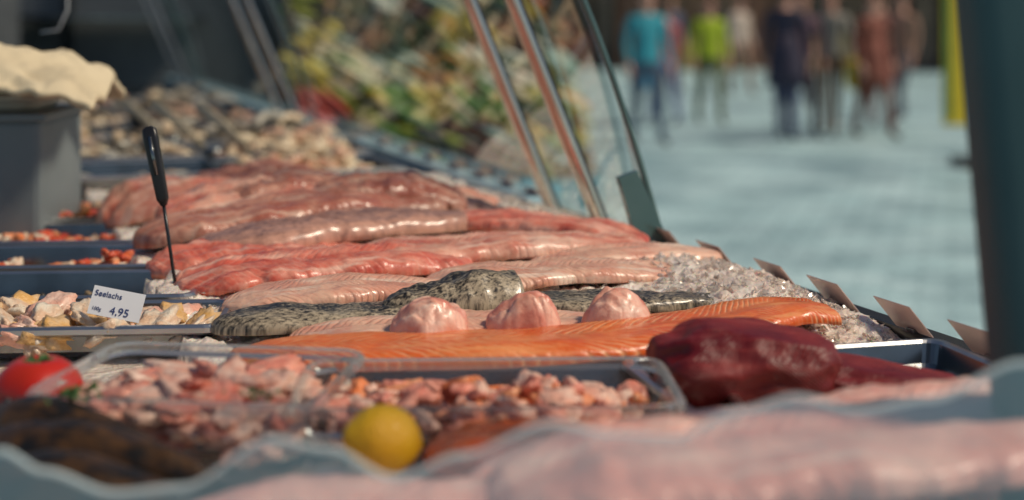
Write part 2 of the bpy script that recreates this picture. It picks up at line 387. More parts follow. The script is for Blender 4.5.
mesh_ob('end_bracket',fv+fv2,[(0,1,2,3),(7,6,5,4),(0,4,5,1),(1,5,6,2),(2,6,7,3),(3,7,4,0)],M_gedge,scr)

fp=empty('stall_frame_post')
Mteal=mat('teal_paint',(.020,.065,.075),(.032,.085,.095),scale=4,rough=.6)
b0=Vector((.460,1.15,1.0)); b1=Vector((.378,1.15,1.9))
sweep('profile',[b0.lerp(b1,i/10) for i in range(11)],.050,.035,Mteal,fp,seg=24,power=5,side=(1,0,0))
box('foot',(.463,1.15,.98),(.11,.09,.05),Mteal,fp,rot=0,bevel=.006)

# wavy frosted acrylic end panel
wv=[];wf=[];wm=[];nx=200
PW=[(-.2,1.21),(0,1.197),(.04,1.183),(.11,1.168),(.175,1.172),(.265,1.205),(.32,1.198),(.385,1.178),(.45,1.194),(.54,1.216),(.60,1.208),(.66,1.206),(.72,1.224),(.78,1.234),(.84,1.225),(.91,1.233),(1.0,1.258),(1.2,1.27)]
def wave_top(t):
    for i in range(len(PW)-1):
        if PW[i][0]<=t<=PW[i+1][0]:
            f=(t-PW[i][0])/(PW[i+1][0]-PW[i][0]); f=f*f*(3-2*f); return PW[i][1]*(1-f)+PW[i+1][1]*f
    return PW[-1][1]
pl=Vector((-.352,.98,0)); prr=Vector((.352,.98,0))
def lvz(top,k): return 1.0+(top-.003-1.0)*k/3 if k<4 else top
nk=5
for s in (0,1):
    for i in range(nx+1):
        t=-.2+1.4*i/nx; p=pl.lerp(prr,t); top=wave_top(t)
        for k in range(nk): wv.append((p.x,p.y+s*.004,lvz(top,k)))
def wi(s,i,k): return s*(nx+1)*nk+i*nk+k
for i in range(nx):
    for k in range(nk-1):
        wf.append((wi(0,i,k),wi(0,i+1,k),wi(0,i+1,k+1),wi(0,i,k+1))); wm.append(1 if k==3 else 0)
    wf.append((wi(0,i,nk-1),wi(0,i+1,nk-1),wi(1,i+1,nk-1),wi(1,i,nk-1))); wm.append(1)
wp=empty('wavy_acrylic_panel')
so=mesh_ob('sheet',wv,wf,M_film,wp); so.data.materials.append(M_filmedge); so.data.polygons.foreach_set('material_index',wm)
for x in (-.44,.44): box('bracket',(x,.99,1.02),(.03,.03,.09),M_steel,wp,bevel=.003)
box('bracket_base_rail',(0,.995,1.0),(1.0,.04,.03),M_steel,wp,bevel=.003)
box('leg_panel',(0,1.0,.5),(.98,.02,.97),M_steel,wp,bevel=.003)

# ================================================================== ICE
def bedz(x,y):
    p=Vector((x,y,0)); u=p.dot(D); v=p.dot(N)
    z=1.090
    z+=.040*math.exp(-(((x+.32)/.38)**2+((y-2.55)/.33)**2))
    z+=.018*math.exp(-((y-2.05)/.25)**2)*(1 if x>-.5 else .2)
    z+=.020*math.exp(-((v-.97)/.10)**2)*max(0,min(1,(u-1.45)/.2))
    if v>1.06: z-=(v-1.06)*.35
    if u<1.55: z-=.012*min(1,(1.55-u)/.1)
    return z
vs=[];fs=[];nu=400;nv=190
for i in range(nu+1):
    for j in range(nv+1):
        u=.80+2.5*i/nu; v=-.05+1.165*j/nv
        p=C(u,v,0); z=bedz(p.x,p.y)
        q=Vector((p.x,p.y,0))
        z+=.010*noise.noise(q*16)+.010*abs(noise.noise(q*45))+.004*noise.noise(q*130)
        if v<.24: z=1.067+ .002*noise.noise(p*40)
        vs.append((p.x,p.y,z))
for i in range(nu):
    for j in range(nv):
        a=i*(nv+1)+j; fs.append((a,a+1,a+nv+2,a+nv+1))
ib=empty('crushed_ice')
mesh_ob('ice_bed',vs,fs,M_icebed,ib,True)
tmpl=[]
for t in range(16):
    b=bmesh.new()
    for _ in range(11): b.verts.new(Vector((R.gauss(0,1),R.gauss(0,1),R.gauss(0,.45))))
    g=bmesh.ops.convex_hull(b,input=list(b.verts))
    bmesh.ops.delete(b,geom=[v for v in b.verts if not v.link_faces],context='VERTS')
    b.verts.index_update(); bmesh.ops.recalc_face_normals(b,faces=b.faces)
    tmpl.append(([v.co.copy()*.7 for v in b.verts],[tuple(v.index for v in f.verts) for f in b.faces])); b.free()
ac=Acc()
for i in range(7000):
    u=R.uniform(.85,3.2); v=R.uniform(.28,1.10)
    if i%3: v=R.uniform(.75,1.11); u=R.uniform(1.4,2.9)
    p=C(u,v,0); z=bedz(p.x,p.y)+R.uniform(.001,.007); s=R.uniform(.002,.0065)
    Rm=rr(.9); vv,ff=R.choice(tmpl); c=Vector((p.x,p.y,z))
    ac.add([c+Rm@(q*s) for q in vv],ff)
ac.done('ice_chips',M_ice,ib,smooth=False)

# ================================================================== FISH
F=fillet
def line(x0,y0,z0,x1,y1,z1,sag=.01,n=4,bend=.0):
    a=Vector((x0,y0,z0)); b=Vector((x1,y1,z1)); d=(b-a); s=Vector((-d.y,d.x,0))
    return [a.lerp(b,i/n)+s*bend*math.sin(math.pi*i/n)+Vector((0,0,sag*math.sin(math.pi*i/n))) for i in range(n+1)]
F('salmon_fillet',[(-.325,1.625,1.100),(-.15,1.61,1.107),(.05,1.625,1.110),(.22,1.70,1.114),(.32,1.755,1.122),(.392,1.79,1.116)],.125,.022,M_salmon,seed=1,tail=.85,head=.10,groove=.12,wav=.06,lump=.003)
F('salmon_fillet',line(-.08,1.285,1.092,.16,1.27,1.09),.12,.026,M_salmon,seed=2,tail=.8)
F('salmon_fillet',line(.20,1.335,1.085,.48,1.40,1.085),.10,.02,M_salmon,seed=3,tail=.8)
F('pink_fish_fillet',line(-.27,1.085,1.090,.14,1.085,1.095),.15,.030,M_front,seed=11,tail=.8)
F('pink_fish_fillet',line(-.02,1.09,1.118,.46,1.16,1.145),.19,.033,M_front,seed=12,tail=.85)
F('pink_fish_fillet',line(-.04,1.165,1.098,.54,1.27,1.142),.15,.030,M_front,seed=13,tail=.85)
# middle
F('pale_fish_fillet',line(-.27,1.70,1.10,.17,1.76,1.10),.12,.020,M_pale,seed=4,tail=.7,lump=.004)
F('pale_fish_fillet',line(-.38,1.86,1.108,-.05,1.94,1.112),.13,.022,M_pale,seed=5,tail=.7,lump=.004)
F('pale_fish_fillet',line(-.12,1.965,1.115,.26,2.06,1.112),.13,.022,M_pale,seed=6,tail=.6,lump=.005)
F('pink_fish_fillet',line(-.48,2.01,1.106,-.06,2.12,1.116,.012),.17,.032,M_rose,seed=7,tail=.6,groove=.35,lump=.008)
F('pink_fish_fillet',line(-.26,2.13,1.114,.21,2.27,1.116,.012),.16,.030,M_pink,seed=8,tail=.45,groove=.3,lump=.007)
F('pink_fish_fillet',[(.22,2.30,1.12),(.08,2.37,1.132),(-.06,2.40,1.136),(-.18,2.40,1.13)],.12,.026,M_rose,seed=9,tail=.4,groove=.3)
F('pale_fish_fillet',line(.02,2.09,1.112,.32,2.22,1.112,.01),.11,.022,M_pale,seed=10,tail=.6,lump=.004)
# speckled skin-on fish
F('speckled_fish',[(-.37,1.745,1.106),(-.25,1.765,1.110),(-.16,1.80,1.112),(-.06,1.85,1.110)],.085,.022,M_speck,seed=20,tail=.85,groove=.1,lump=.005)
F('speckled_fish',[(-.165,1.80,1.110),(-.11,1.825,1.112),(-.05,1.85,1.116),(.012,1.865,1.112)],.105,.052,M_speck,seed=21,tail=.95,head=.7,groove=.12,lump=.010,dome=2.2,wav=.08)
F('speckled_fish',[(-.03,1.86,1.108),(.08,1.85,1.113),(.18,1.86,1.113),(.29,1.90,1.108)],.085,.020,M_speck,seed=22,tail=.55,groove=.1,lump=.005)
# pile
F('skin_on_fillet',line(-.50,2.20,1.115,.02,2.46,1.125,.018),.16,.034,M_grey,seed=30,tail=.4,groove=.15)
F('brown_fish_fillet',line(-.61,2.29,1.12,-.12,2.52,1.145,.022),.17,.036,M_brown,seed=31,tail=.5,groove=.3,lump=.008)
F('pink_fish_fillet',line(-.60,2.40,1.14,-.18,2.66,1.152,.018),.17,.034,M_pink,seed=32,tail=.5,groove=.4,lump=.012)
F('brown_fish_fillet',line(-.52,2.47,1.148,-.29,2.60,1.165,.018),.14,.036,M_brown,seed=33,tail=.5,groove=.4,lump=.012)
F('brown_fish_fillet',line(-.38,2.50,1.150,-.08,2.55,1.150,.022),.15,.038,M_brown,seed=34,tail=.5,groove=.3,lump=.012)
F('pink_fish_fillet',line(-.74,2.58,1.11,-.50,2.85,1.13,.02),.17,.043,M_pink,seed=35,tail=.7,groove=.3,lump=.014)
F('brown_fish_fillet',line(-.64,2.75,1.12,-.36,2.95,1.13,.02),.19,.043,M_brown,seed=36,tail=.7,groove=.3,lump=.014)
F('pink_fish_fillet',line(-.38,2.78,1.12,-.02,2.70,1.11,.02),.18,.040,M_pink,seed=37,tail=.5,groove=.3,lump=.012)
F('skin_on_fillet',line(-.20,2.60,1.12,.06,2.52,1.11,.01),.13,.03,M_grey,seed=38,tail=.5,groove=.3,lump=.01)
F('pale_fish_fillet',line(-.55,2.13,1.105,-.22,2.21,1.112,.01),.12,.03,M_rose,seed=39,tail=.6,groove=.3,lump=.01)

# three thick cut portions
M_port=flesh('portion_flesh',(.78,.36,.25),(.86,.52,.40),(.62,.22,.16),.013,.25,streak=(.88,.66,.54),patch=30,blood=(.62,.18,.13))
for i,(x,y,rx,an) in enumerate(((-.098,1.670,.046,.15),(.013,1.690,.045,-.05),(.126,1.712,.044,.25))):
    d=Vector((math.cos(an),math.sin(an),0))*rx; c=Vector((x,y,1.122))
    F('fish_portion',[c-d,c-d*.4+Vector((0,0,.003)),c+d*.4+Vector((0,0,.002)),c+d],.066,.042,M_port,seed=60+i*3,tail=.75,head=.45,groove=.30,lump=.012,dome=2.1,wav=.3,skew=.10*(-1)**i,ns=60,rnd=.4)

def loin(name,c,r,rot,seed,parent=None,sq=.8,amp=.24):
    vv,ff=blob(c,r,seed,6,amp,1.0,Matrix.Rotation(rot,3,'Z'),sq)
    out=[]
    for v in vv:
        v=v+Vector((0,0,.004*noise.noise(v*28)+.002*noise.noise(v*70)))
        if v.z<c[2]-r[2]*.7: v.z=c[2]-r[2]*.7
        zt=c[2]+r[2]*.85-.15*(v.x-c[0])
        if v.z>zt: v.z=zt+(v.z-zt)*.35
        out.append(v)
    ob=mesh_ob(name,out,ff,M_tuna,parent,True); me=ob.data; uv=me.uv_layers.new(name='UVMap')
    for lp in me.loops:
        q=out[lp.vertex_index]; uv.data[lp.index].uv=(q.x-c[0]+.6*(q.z-c[2]),q.y-c[1]+.05+(q.z-c[2]))
    return ob
tray('fish_tray',(.345,1.50,1.110),.40,.28,.03,math.radians(14),M_steel,rim=.012)
loin('tuna_loin',(.238,1.515,1.124),(.095,.072,.047),.05,14)
loin('tuna_loin',(.372,1.520,1.100),(.098,.055,.026),-.10,8)
tray('fish_tray',(-.02,1.455,1.106),.50,.27,.03,math.radians(4),M_steel,rim=.012)
def tub(name,c,lx,ly,h,rot):
    return tray(name,c,lx,ly,h,rot,M_plastic,rim=.009,cr=.03,thick=False,mrim=M_prim)
tub('plastic_tub',(-.025,1.385,1.136),.37,.19,.045,math.radians(2))
def chunks(name,c,lx,ly,rot,n,sz,m,z0,hz,seed,sq=.7,strip=1.7,flat=.65,amp=.5,t=.6):
    ac=Acc(); Rm=Matrix.Rotation(rot,3,'Z')
    for i in range(n):
        a=R.uniform(-.5,.5);b=R.uniform(-.5,.5); q=Rm@Vector((a*lx,b*ly,0)); dome=(1-(2*a)**2*.5)*(1-(2*b)**2*.5)
        s=R.uniform(.5,1.3)*sz
        vv,ff=blob((c[0]+q.x,c[1]+q.y,z0+R.uniform(0,hz)*dome),(s*R.uniform(1,strip),s,s*flat),seed+i,3,amp,1.5,rr(t),sq)
        ac.add(vv,ff,R.randrange(len(m)))
    return ac.done(name,m)
def pm(n,a,b): return mat(n,a,b,scale=55,rough=.38,coat=.2,bump=.4,bscale=140)
Mc1=pm('piece_salmon',(.84,.22,.06),(.80,.38,.21)); Mc2=pm('piece_pink',(.80,.36,.26),(.74,.22,.15)); Mc3=pm('piece_pale',(.84,.60,.48),(.78,.38,.27))
Mc4=pm('piece_white',(.76,.68,.55),(.70,.46,.30)); Mc5=pm('piece_red',(.60,.05,.02),(.65,.14,.05))
chunks('diced_salmon',(-.025,1.385),.30,.13,.03,200,.0115,[Mc1,Mc2,Mc3,Mc2,Mc3],1.100,.034,100,.62,2.3,.45)
tub('plastic_tub',(-.30,1.385,1.146),.28,.22,.055,math.radians(-8))
chunks('fish_pieces',(-.30,1.385),.22,.16,-.1,130,.017,[Mc2,Mc3,Mc2,Mc3,Mc3],1.100,.044,400,.62,2.5,.38,t=.35)
ac=Acc()
for i in range(60):
    cx,cy=R.choice([(-.40,1.29),(-.23,1.30),(-.39,1.30)]); p=Vector((cx+R.gauss(0,.012),cy+R.gauss(0,.01),1.146+R.uniform(0,.008))); Rm=rr(1.2); s=R.uniform(.003,.006)
    ac.add([p+Rm@(Vector(q)*s) for q in ((0,-1,0),(.7,0,.2),(.3,.9,0),(-.3,.9,.1),(-.7,0,.2))],[(0,1,2,3,4)])
ac.done('parsley_garnish',mat('parsley',(.05,.14,.02),(.03,.08,.02),rough=.6),smooth=False)

# tomato
bm=bmesh.new(); tc=Vector((-.470,1.41,1.122))
bmesh.ops.create_uvsphere(bm,u_segments=40,v_segments=24,radius=1)
for v in bm.verts:
    d=v.co.copy(); a=math.atan2(d.y,d.x); rad=1+.035*math.cos(5*a)*(1-abs(d.z)**2)**.5
    dent=.28*math.exp(-((d.x**2+d.y**2)/.06)) if d.z>0 else .1*math.exp(-((d.x**2+d.y**2)/.06))
    z=d.z*.82-(dent if d.z>0 else -dent)
    v.co=tc+Vector((d.x*rad*.044,d.y*rad*.044,z*.044))
te=empty('tomato')
bm_ob('fruit',bm,mat('tomato_red',(.52,.010,.006),(.48,.025,.008),scale=12,rough=.28,coat=.2),te)
Mst=mat('stem_green',(.05,.13,.03),rough=.6)
for i in range(5):
    a=i*1.257; sweep('sepal_%d'%i,[tc+Vector((0,0,.027)),tc+Vector((math.cos(a)*.010,math.sin(a)*.010,.032)),tc+Vector((math.cos(a)*.018,math.sin(a)*.018,.031))],[.0025,.003,.0008],[.001,.0015,.0005],Mst,te,seg=8)
sweep('stem',[tc+Vector((0,0,.024)),tc+Vector((.003,0,.036))],.002,.002,Mst,te,seg=8)

def lemon(name,c,r,rot):
    bm=bmesh.new(); bmesh.ops.create_uvsphere(bm,u_segments=36,v_segments=28,radius=1); Rm=Matrix.Rotation(rot,3,'Z')@Matrix.Rotation(.25,3,'Y')
    for v in bm.verts:
        d=v.co.copy(); ax=d.z
        x=ax*1.12+math.copysign(.16*math.exp(-((1-abs(ax))/.06)),ax); d=Vector((x,d.x,d.y))
        d*=1+.02*noise.noise(d*3); v.co=Vector(c)+Rm@(d*r)
    bm_ob(name,bm,mat('lemon_peel',(.84,.50,.01),(.78,.40,.01),scale=10,rough=.45,bump=.35,bscale=350,coat=.05))
lemon('lemon',(-.113,1.245,1.124),.030,.5)

def wholefish(name,pts,w,h,m,seed):
    e=empty(name)
    fillet('body',pts,w,h,m,e,seed=seed,tail=.18,head=.25,groove=0,lump=.003,wav=.03,dome=2)
    P=[Vector(p) for p in pts]; t=(P[-1]-P[-2]).normalized(); s=Vector((-t.y,t.x,0)); q=P[-1]+Vector((0,0,.01))
    mesh_ob('tail_fin',[q-t*.015,q+t*.035+s*.03,q+t*.02,q+t*.035-s*.03,q-t*.015+Vector((0,0,.004)),q+t*.035+s*.03+Vector((0,0,.003)),q+t*.02+Vector((0,0,.003)),q+t*.035-s*.03+Vector((0,0,.003))],[(0,1,2),(0,2,3),(4,6,5),(4,7,6),(1,5,6,2),(2,6,7,3),(0,4,5,1),(0,3,7,4)],m,e)
    h0=P[0]+(P[1]-P[0]).normalized()*.03
    for sgn in (-1,1):
        bm=bmesh.new(); bmesh.ops.create_uvsphere(bm,u_segments=10,v_segments=8,radius=.004,matrix=Matrix.Translation(h0+Vector((0,sgn*w*.28,h*.75)))); bm_ob('eye',bm,M_black,e)
wholefish('smoked_fish',[(-.49,1.28,1.095),(-.40,1.25,1.107),(-.31,1.215,1.105),(-.24,1.19,1.095)],.070,.034,M_smoked,50)
wholefish('smoked_fish',[(-.50,1.33,1.105),(-.43,1.295,1.115),(-.36,1.265,1.11),(-.30,1.24,1.10)],.060,.032,M_smoked,51)
wholefish('smoked_fish',[(-.46,1.20,1.09),(-.37,1.175,1.10),(-.30,1.15,1.097),(-.24,1.14,1.09)],.07,.034,M_smoked,52)

# ================================================================== LEFT TRAYS
specs=[(1.80,-.365,.165),(2.005,-.44,.20),(2.235,-.53,.20),(2.47,-.625,.22),(2.74,-.74,.24)]
for i,(yc,xr,dp) in enumerate(specs):
    tray('fish_tray',(xr-.26,yc+.0,1.112),.53,dp,.038,math.radians(4),M_steel,rim=.012)
chunks('white_fish_pieces',(-.58,1.80),.40,.11,.07,110,.018,[Mc4,Mc3,pm('piece_amber',(.72,.40,.12),(.72,.50,.28))],1.085,.036,900,.65,2,.5)
chunks('shrimp_salad',(-.75,2.24),.40,.13,.07,90,.009,[Mc5,Mc1,Mc4],1.08,.020,1000)
chunks('shrimp_salad',(-.84,2.47),.40,.15,.07,110,.009,[Mc5,Mc1,Mc4],1.085,.022,1100)
chunks('mussel_salad',(-.93,2.74),.40,.17,.07,150,.011,[mat('brown_bits',(.22,.09,.03),rough=.4),Mc4,Mc5,Mc1],1.09,.04,1200)
chunks('red_pepper_garnish',(-.62,2.235),.04,.02,0,5,.008,[Mc5],1.11,.018,1300)
chunks('mussel_salad',(-.60,2.005),.20,.12,.07,40,.010,[mat('dark_bits',(.05,.04,.03),rough=.4),mat('tan_bits',(.4,.28,.15),rough=.4)],1.08,.012,1250)

sg=empty('price_sign'); sc=Vector((-.492,1.77,1.134))
Mw=mat('white_card',(.74,.75,.78),(.68,.70,.74),scale=4,rough=.4)
RM=Matrix.Rotation(.12,4,'Z')@Matrix.Rotation(.22,4,'Y'); TL=Matrix.Rotation(math.radians(-25),4,'X')
box('card',sc,(.064,.0015,.036),Mw,sg,bevel=0,tilt=RM@TL)
for body,sz,dx,dz in (('4,95',.014,-.006,-.014),('Seelachs',.010,-.029,.006),('100g',.006,-.028,-.012)):
    cu=bpy.data.curves.new('label','FONT'); cu.body=body; cu.size=sz; cu.extrude=.0002
    o=bpy.data.objects.new('label',cu); o.data.materials.append(mat('ink',(.02,.04,.16),rough=.5)); link(o,sg)
    o.matrix_world=Matrix.Translation(sc)@RM@TL@Matrix.Translation((dx,-.0015,dz))@Matrix.Rotation(math.radians(90),4,'X')
sweep('stake',[sc+Vector((.0,.004,-.012)),sc+Vector((.004,.012,-.06))],.0015,.0015,M_steel,sg,seg=8)

sf=empty('serving_fork')
a=Vector((-.474,2.015,1.09)); b=Vector((-.496,2.02,1.232)); c=Vector((-.518,2.03,1.33))
sweep('shank',[a,a.lerp(b,.5),b],.0026,.0022,M_rail,sf,seg=10,side=(1,0,0))
sweep('handle',[b.lerp(c,-.10),b,b.lerp(c,.4),b.lerp(c,.85),c,c+Vector((-.001,0,.004))],[.004,.0085,.0095,.0105,.0098,.004],[.004,.006,.007,.007,.006,.003],M_black,sf,seg=18,power=4,side=(1,0,0))
sweep('handle_highlight',[b.lerp(c,.35)+Vector((0,-.0075,0)),b.lerp(c,.9)+Vector((0,-.0075,0))],.0025,.001,M_steel,sf,seg=8,side=(1,0,0))  # bright strip laid on as the highlight in the handle slot
for dx in (-.006,0,.006): sweep('tine',[a+Vector((0,0,.004)),a+Vector((dx,0,-.005)),a+Vector((dx*1.2,0,-.03))],.001,.001,M_steel,sf,seg=6,side=(1,0,0))

gb=empty('plastic_crate')
Mg=mat('grey_plastic',(.20,.235,.25),(.16,.195,.21),scale=5,rough=.5)
box('body',(-1.05,2.68,1.185),(.40,.30,.235),Mg,gb,rot=.05,bevel=.012)
box('lid_rim',(-1.05,2.68,1.308),(.425,.325,.014),Mg,gb,rot=.05,bevel=.005)
box('handle_recess',(-1.03,2.525,1.24),(.11,.006,.03),M_black,gb,rot=.05,bevel=.002)
tray('bowl',(-1.0,2.66,1.345),.30,.24,.028,.05,mat('ivory_plastic',(.6,.56,.48),rough=.4),rim=.01,cr=.05)
bm=bmesh.new(); bmesh.ops.create_grid(bm,x_segments=70,y_segments=60,size=1)
for v in bm.verts:
    x,y=v.co.x,v.co.y
    z=.03*noise.noise(Vector((x*1.6,y*1.6,2)))+.014*noise.noise(Vector((x*4+y*2,y*5,5)))+.006*abs(noise.noise(Vector((x*7-y*3,y*6,1))))
    z+=.05*(1-x*x)*(1-y*y)-.025*max(0,x)**3-.02*abs(y)**3
    q=Vector((x*.180*(1+.06*noise.noise(Vector((0,y*3,1)))),y*.16*(1+.08*noise.noise(Vector((x*3,0,4)))),z))
    v.co=Vector((-.925,2.62,1.380))+Matrix.Rotation(.1,3,'Z')@q
po=bm_ob('wrapping_paper',bm,mat('cream_paper',(.66,.56,.38),(.60,.50,.33),scale=6,rough=.75,bump=.3,bscale=30))
s_=po.modifiers.new('s','SOLIDIFY'); s_.thickness=.012

# ================================================================== FAR SHELLFISH
def sm(n,a,b): return mat(n,a,b,scale=30,rough=.35,coat=.2)
Mp=[sm('shrimp_pale',(.72,.58,.40),(.60,.40,.25)),sm('shrimp_pink',(.60,.28,.17),(.70,.48,.34)),sm('squid_grey',(.36,.33,.28),(.56,.48,.38)),sm('shell_dark',(.10,.08,.06),(.2,.15,.1))]
def shrimp(name,xc,yc,lx,ly,n,z0,hz,sz,mats):
    ac=Acc()
    for i in range(n):
        a=R.uniform(-.5,.5);b=R.uniform(-.5,.5); q=D*b*ly+N*a*lx; dm=(1-(2*a)**2*.7)*(1-(2*b)**2*.7)
        V,Fc=curl((xc+q.x,yc+q.y,z0+hz*dm*R.uniform(.3,1)),sz*R.uniform(.7,1.2),sz*.42*R.uniform(.8,1.2),R.uniform(3,4.6)); ac.add(V,Fc,R.randrange(len(mats)))
    ac.done(name,mats)
for (xc,yc,lx,ly) in ((-.93,3.35,.42,.3),(-.50,3.45,.36,.3),(-.62,3.85,.36,.3),(-1.05,3.75,.38,.3),(-.85,4.25,.7,.35),(-1.35,4.1,.3,.3)):
    tray('fish_tray',(xc,yc,1.125),lx+.06,ly+.04,.05,TH,M_steel)
shrimp('squid_rings',-.93,3.35,.36,.22,45,1.08,.02,.024,[Mp[0],Mp[2],Mp[1]])
shrimp('prawn_pile',-.50,3.45,.33,.26,50,1.09,.06,.038,[Mp[0],Mp[0],Mp[1]])
shrimp('prawn_pile',-.62,3.85,.33,.26,50,1.09,.08,.040,[Mp[0],Mp[1]])
shrimp('prawn_pile',-1.05,3.75,.35,.26,50,1.09,.06,.040,[Mp[0],Mp[2],Mp[3]])
shrimp('squid_rings',-.85,4.25,.66,.3,90,1.09,.07,.042,[Mp[0],Mp[2],Mp[3]])
shrimp('prawn_pile',-1.35,4.1,.3,.26,50,1.09,.08,.036,[Mp[1],Mp[0],mat('olive_shell',(.25,.2,.08),rough=.4)])
for (x,y) in ((-.80,3.7),(-.98,4.0),(-.66,3.6)):
    s=empty('serving_spoon')
    sweep('handle',[(x,y,1.14),(x-.07,y+.03,1.20),(x-.15,y+.06,1.255)],[.008,.012,.016],[.003,.003,.003],mat('cream_handle',(.66,.54,.38),rough=.4),s,seg=10)
    blob_ob('bowl',M_steel,s,(x+.02,y,1.135),(.035,.024,.01),3,3,.02)
for k,(u,v) in enumerate(((5.0,.3),(5.0,.75),(5.5,.25),(5.55,.7),(6.1,.45),(6.1,.85))):
    p=C(u,v,1.125); tray('fish_tray',tuple(p),.40,.36,.05,TH,M_steel)
    shrimp('prawn_pile',p.x,p.y,.34,.3,45,1.09,.08,.036,[Mp[k%3],Mp[3]])
box('blue_crate',C(6.9,.35,1.12),(.24,.2,.11),mat('blue_plastic',(.03,.12,.28),rough=.4),None,rot=TH,bevel=.02)
box('storage_cabinet',(-3.6,8.0,.85),(1.5,.5,1.5),mat('dark_cabinet',(.09,.10,.11),(.07,.08,.09),rough=.5),None,bevel=.02)
sweep('hanging_cord',[(-1.02,3.2,1.75),(-1.00,3.2,1.60),(-1.0,3.2,1.50),(-1.02,3.2,1.455),(-1.06,3.2,1.45)],.0022,.0022,mat('cord',(.6,.62,.64),rough=.5),None,seg=8,side=(1,0,0))

# ================================================================== PRICE CARDS ALONG RAIL
Mcard=mat('card_backs',(.62,.45,.40),(.50,.38,.34),scale=8,rough=.4,coat=.2)
def card(u,w=.075,h=.046):
    e=empty('price_card')
    a=C(u+w/2,1.118,1.094); b=C(u-w/2,1.118,1.094); up=Vector((0,0,h*.85))-N*h*.70+D*h*.1
    n=(b-a).cross(up).normalized()*.0012
    vs=[a,b,b+up,a+up]; vs+= [p+n for p in vs]
    mesh_ob('card',vs,[(0,3,2,1),(4,5,6,7),(0,1,5,4),(1,2,6,5),(2,3,7,6),(3,0,4,7)],Mcard,e)
    cbox('clip',u-.008,u+.008,1.110,1.124,1.0925,1.098,M_steel,e,.001)
for u in (1.355,1.50,1.66,1.80,1.98,2.14,2.75,2.9,3.08,3.25,3.45,3.65,3.9,4.15): card(u+R.uniform(-.01,.01))

# ================================================================== STALL ADDED FOR THE STREAKS REFLECTED IN THE GLASS
ps=empty('reflection_stall')
pc=Vector((-.30,6.6,0)); pr=math.radians(12)
Rm=Matrix.Rotation(pr,3,'Z')
def PL(x,y,z): return pc+Rm@Vector((x,y,z))
Mcloth=mat('blue_cloth',(.22,.48,.56),(.16,.38,.46),scale=5,rough=.8); Mwood=mat('crate_wood',(.20,.13,.06),(.14,.09,.04),scale=10,rough=.7)
cols=[(.74,.50,.03),(.78,.62,.10),(.62,.05,.02),(.12,.28,.04),(.78,.80,.68),(.74,.28,.03),(.34,.38,.05),(.15,.05,.03),(.34,.50,.42),(.76,.68,.46),(.04,.05,.05),(.05,.10,.04)]
Mf=[mat('streak_tint%d'%i,c,rough=.4) for i,c in enumerate(cols)]  # colours of the reflected streaks
PW2=1.45
box('table_skirt',PL(0,.35,.36),(PW2,.9,.70),Mcloth,ps,rot=pr,bevel=.02)
ac=Acc()
for t in range(5):
    z=.80+t*.17; y=-.05+t*.2
    box('tier_%d'%t,PL(0,y+.06,z-.05),(PW2-.05,.22,.03),Mwood,ps,rot=pr,bevel=.003)
    for k in range(4): box('crate_divider',PL(-.68+k*.45,y+.05,z-.0),(.015,.2,.08),Mwood,ps,rot=pr,bevel=.002)
    for k in range(7):
        kind=R.randrange(len(cols)); rad=R.choice([.022,.03,.038]); long=R.choice([3.5,5,6])
        tiltm=Rm@Matrix.Rotation(R.uniform(.35,.8),3,'Y')
        for i in range(24):
            p=PL(-.68+.195*k+R.uniform(.0,.195),y+R.uniform(-.05,.15),z+R.uniform(-.04,.13))
            vv,ff=blob(p,(rad*long*.7,rad*.7,rad*.7),i,2,.08,1.5,tiltm)  # long tilted lumps shaped like the streaks reflected in the screen
            ac.add(vv,ff,kind if i%5 else R.randrange(len(cols)))
ac.done('reflection_streaks',Mf,ps)
for x in (-PW2/2,PW2/2): box('upright',PL(x,.9,1.1),(.05,.05,2.2),M_rail,ps,rot=pr)
box('back_board',PL(0,1.0,1.35),(PW2-.06,.03,1.3),mat('backboard',(.12,.09,.05),(.05,.05,.035),scale=3,rough=.7),ps,rot=pr)

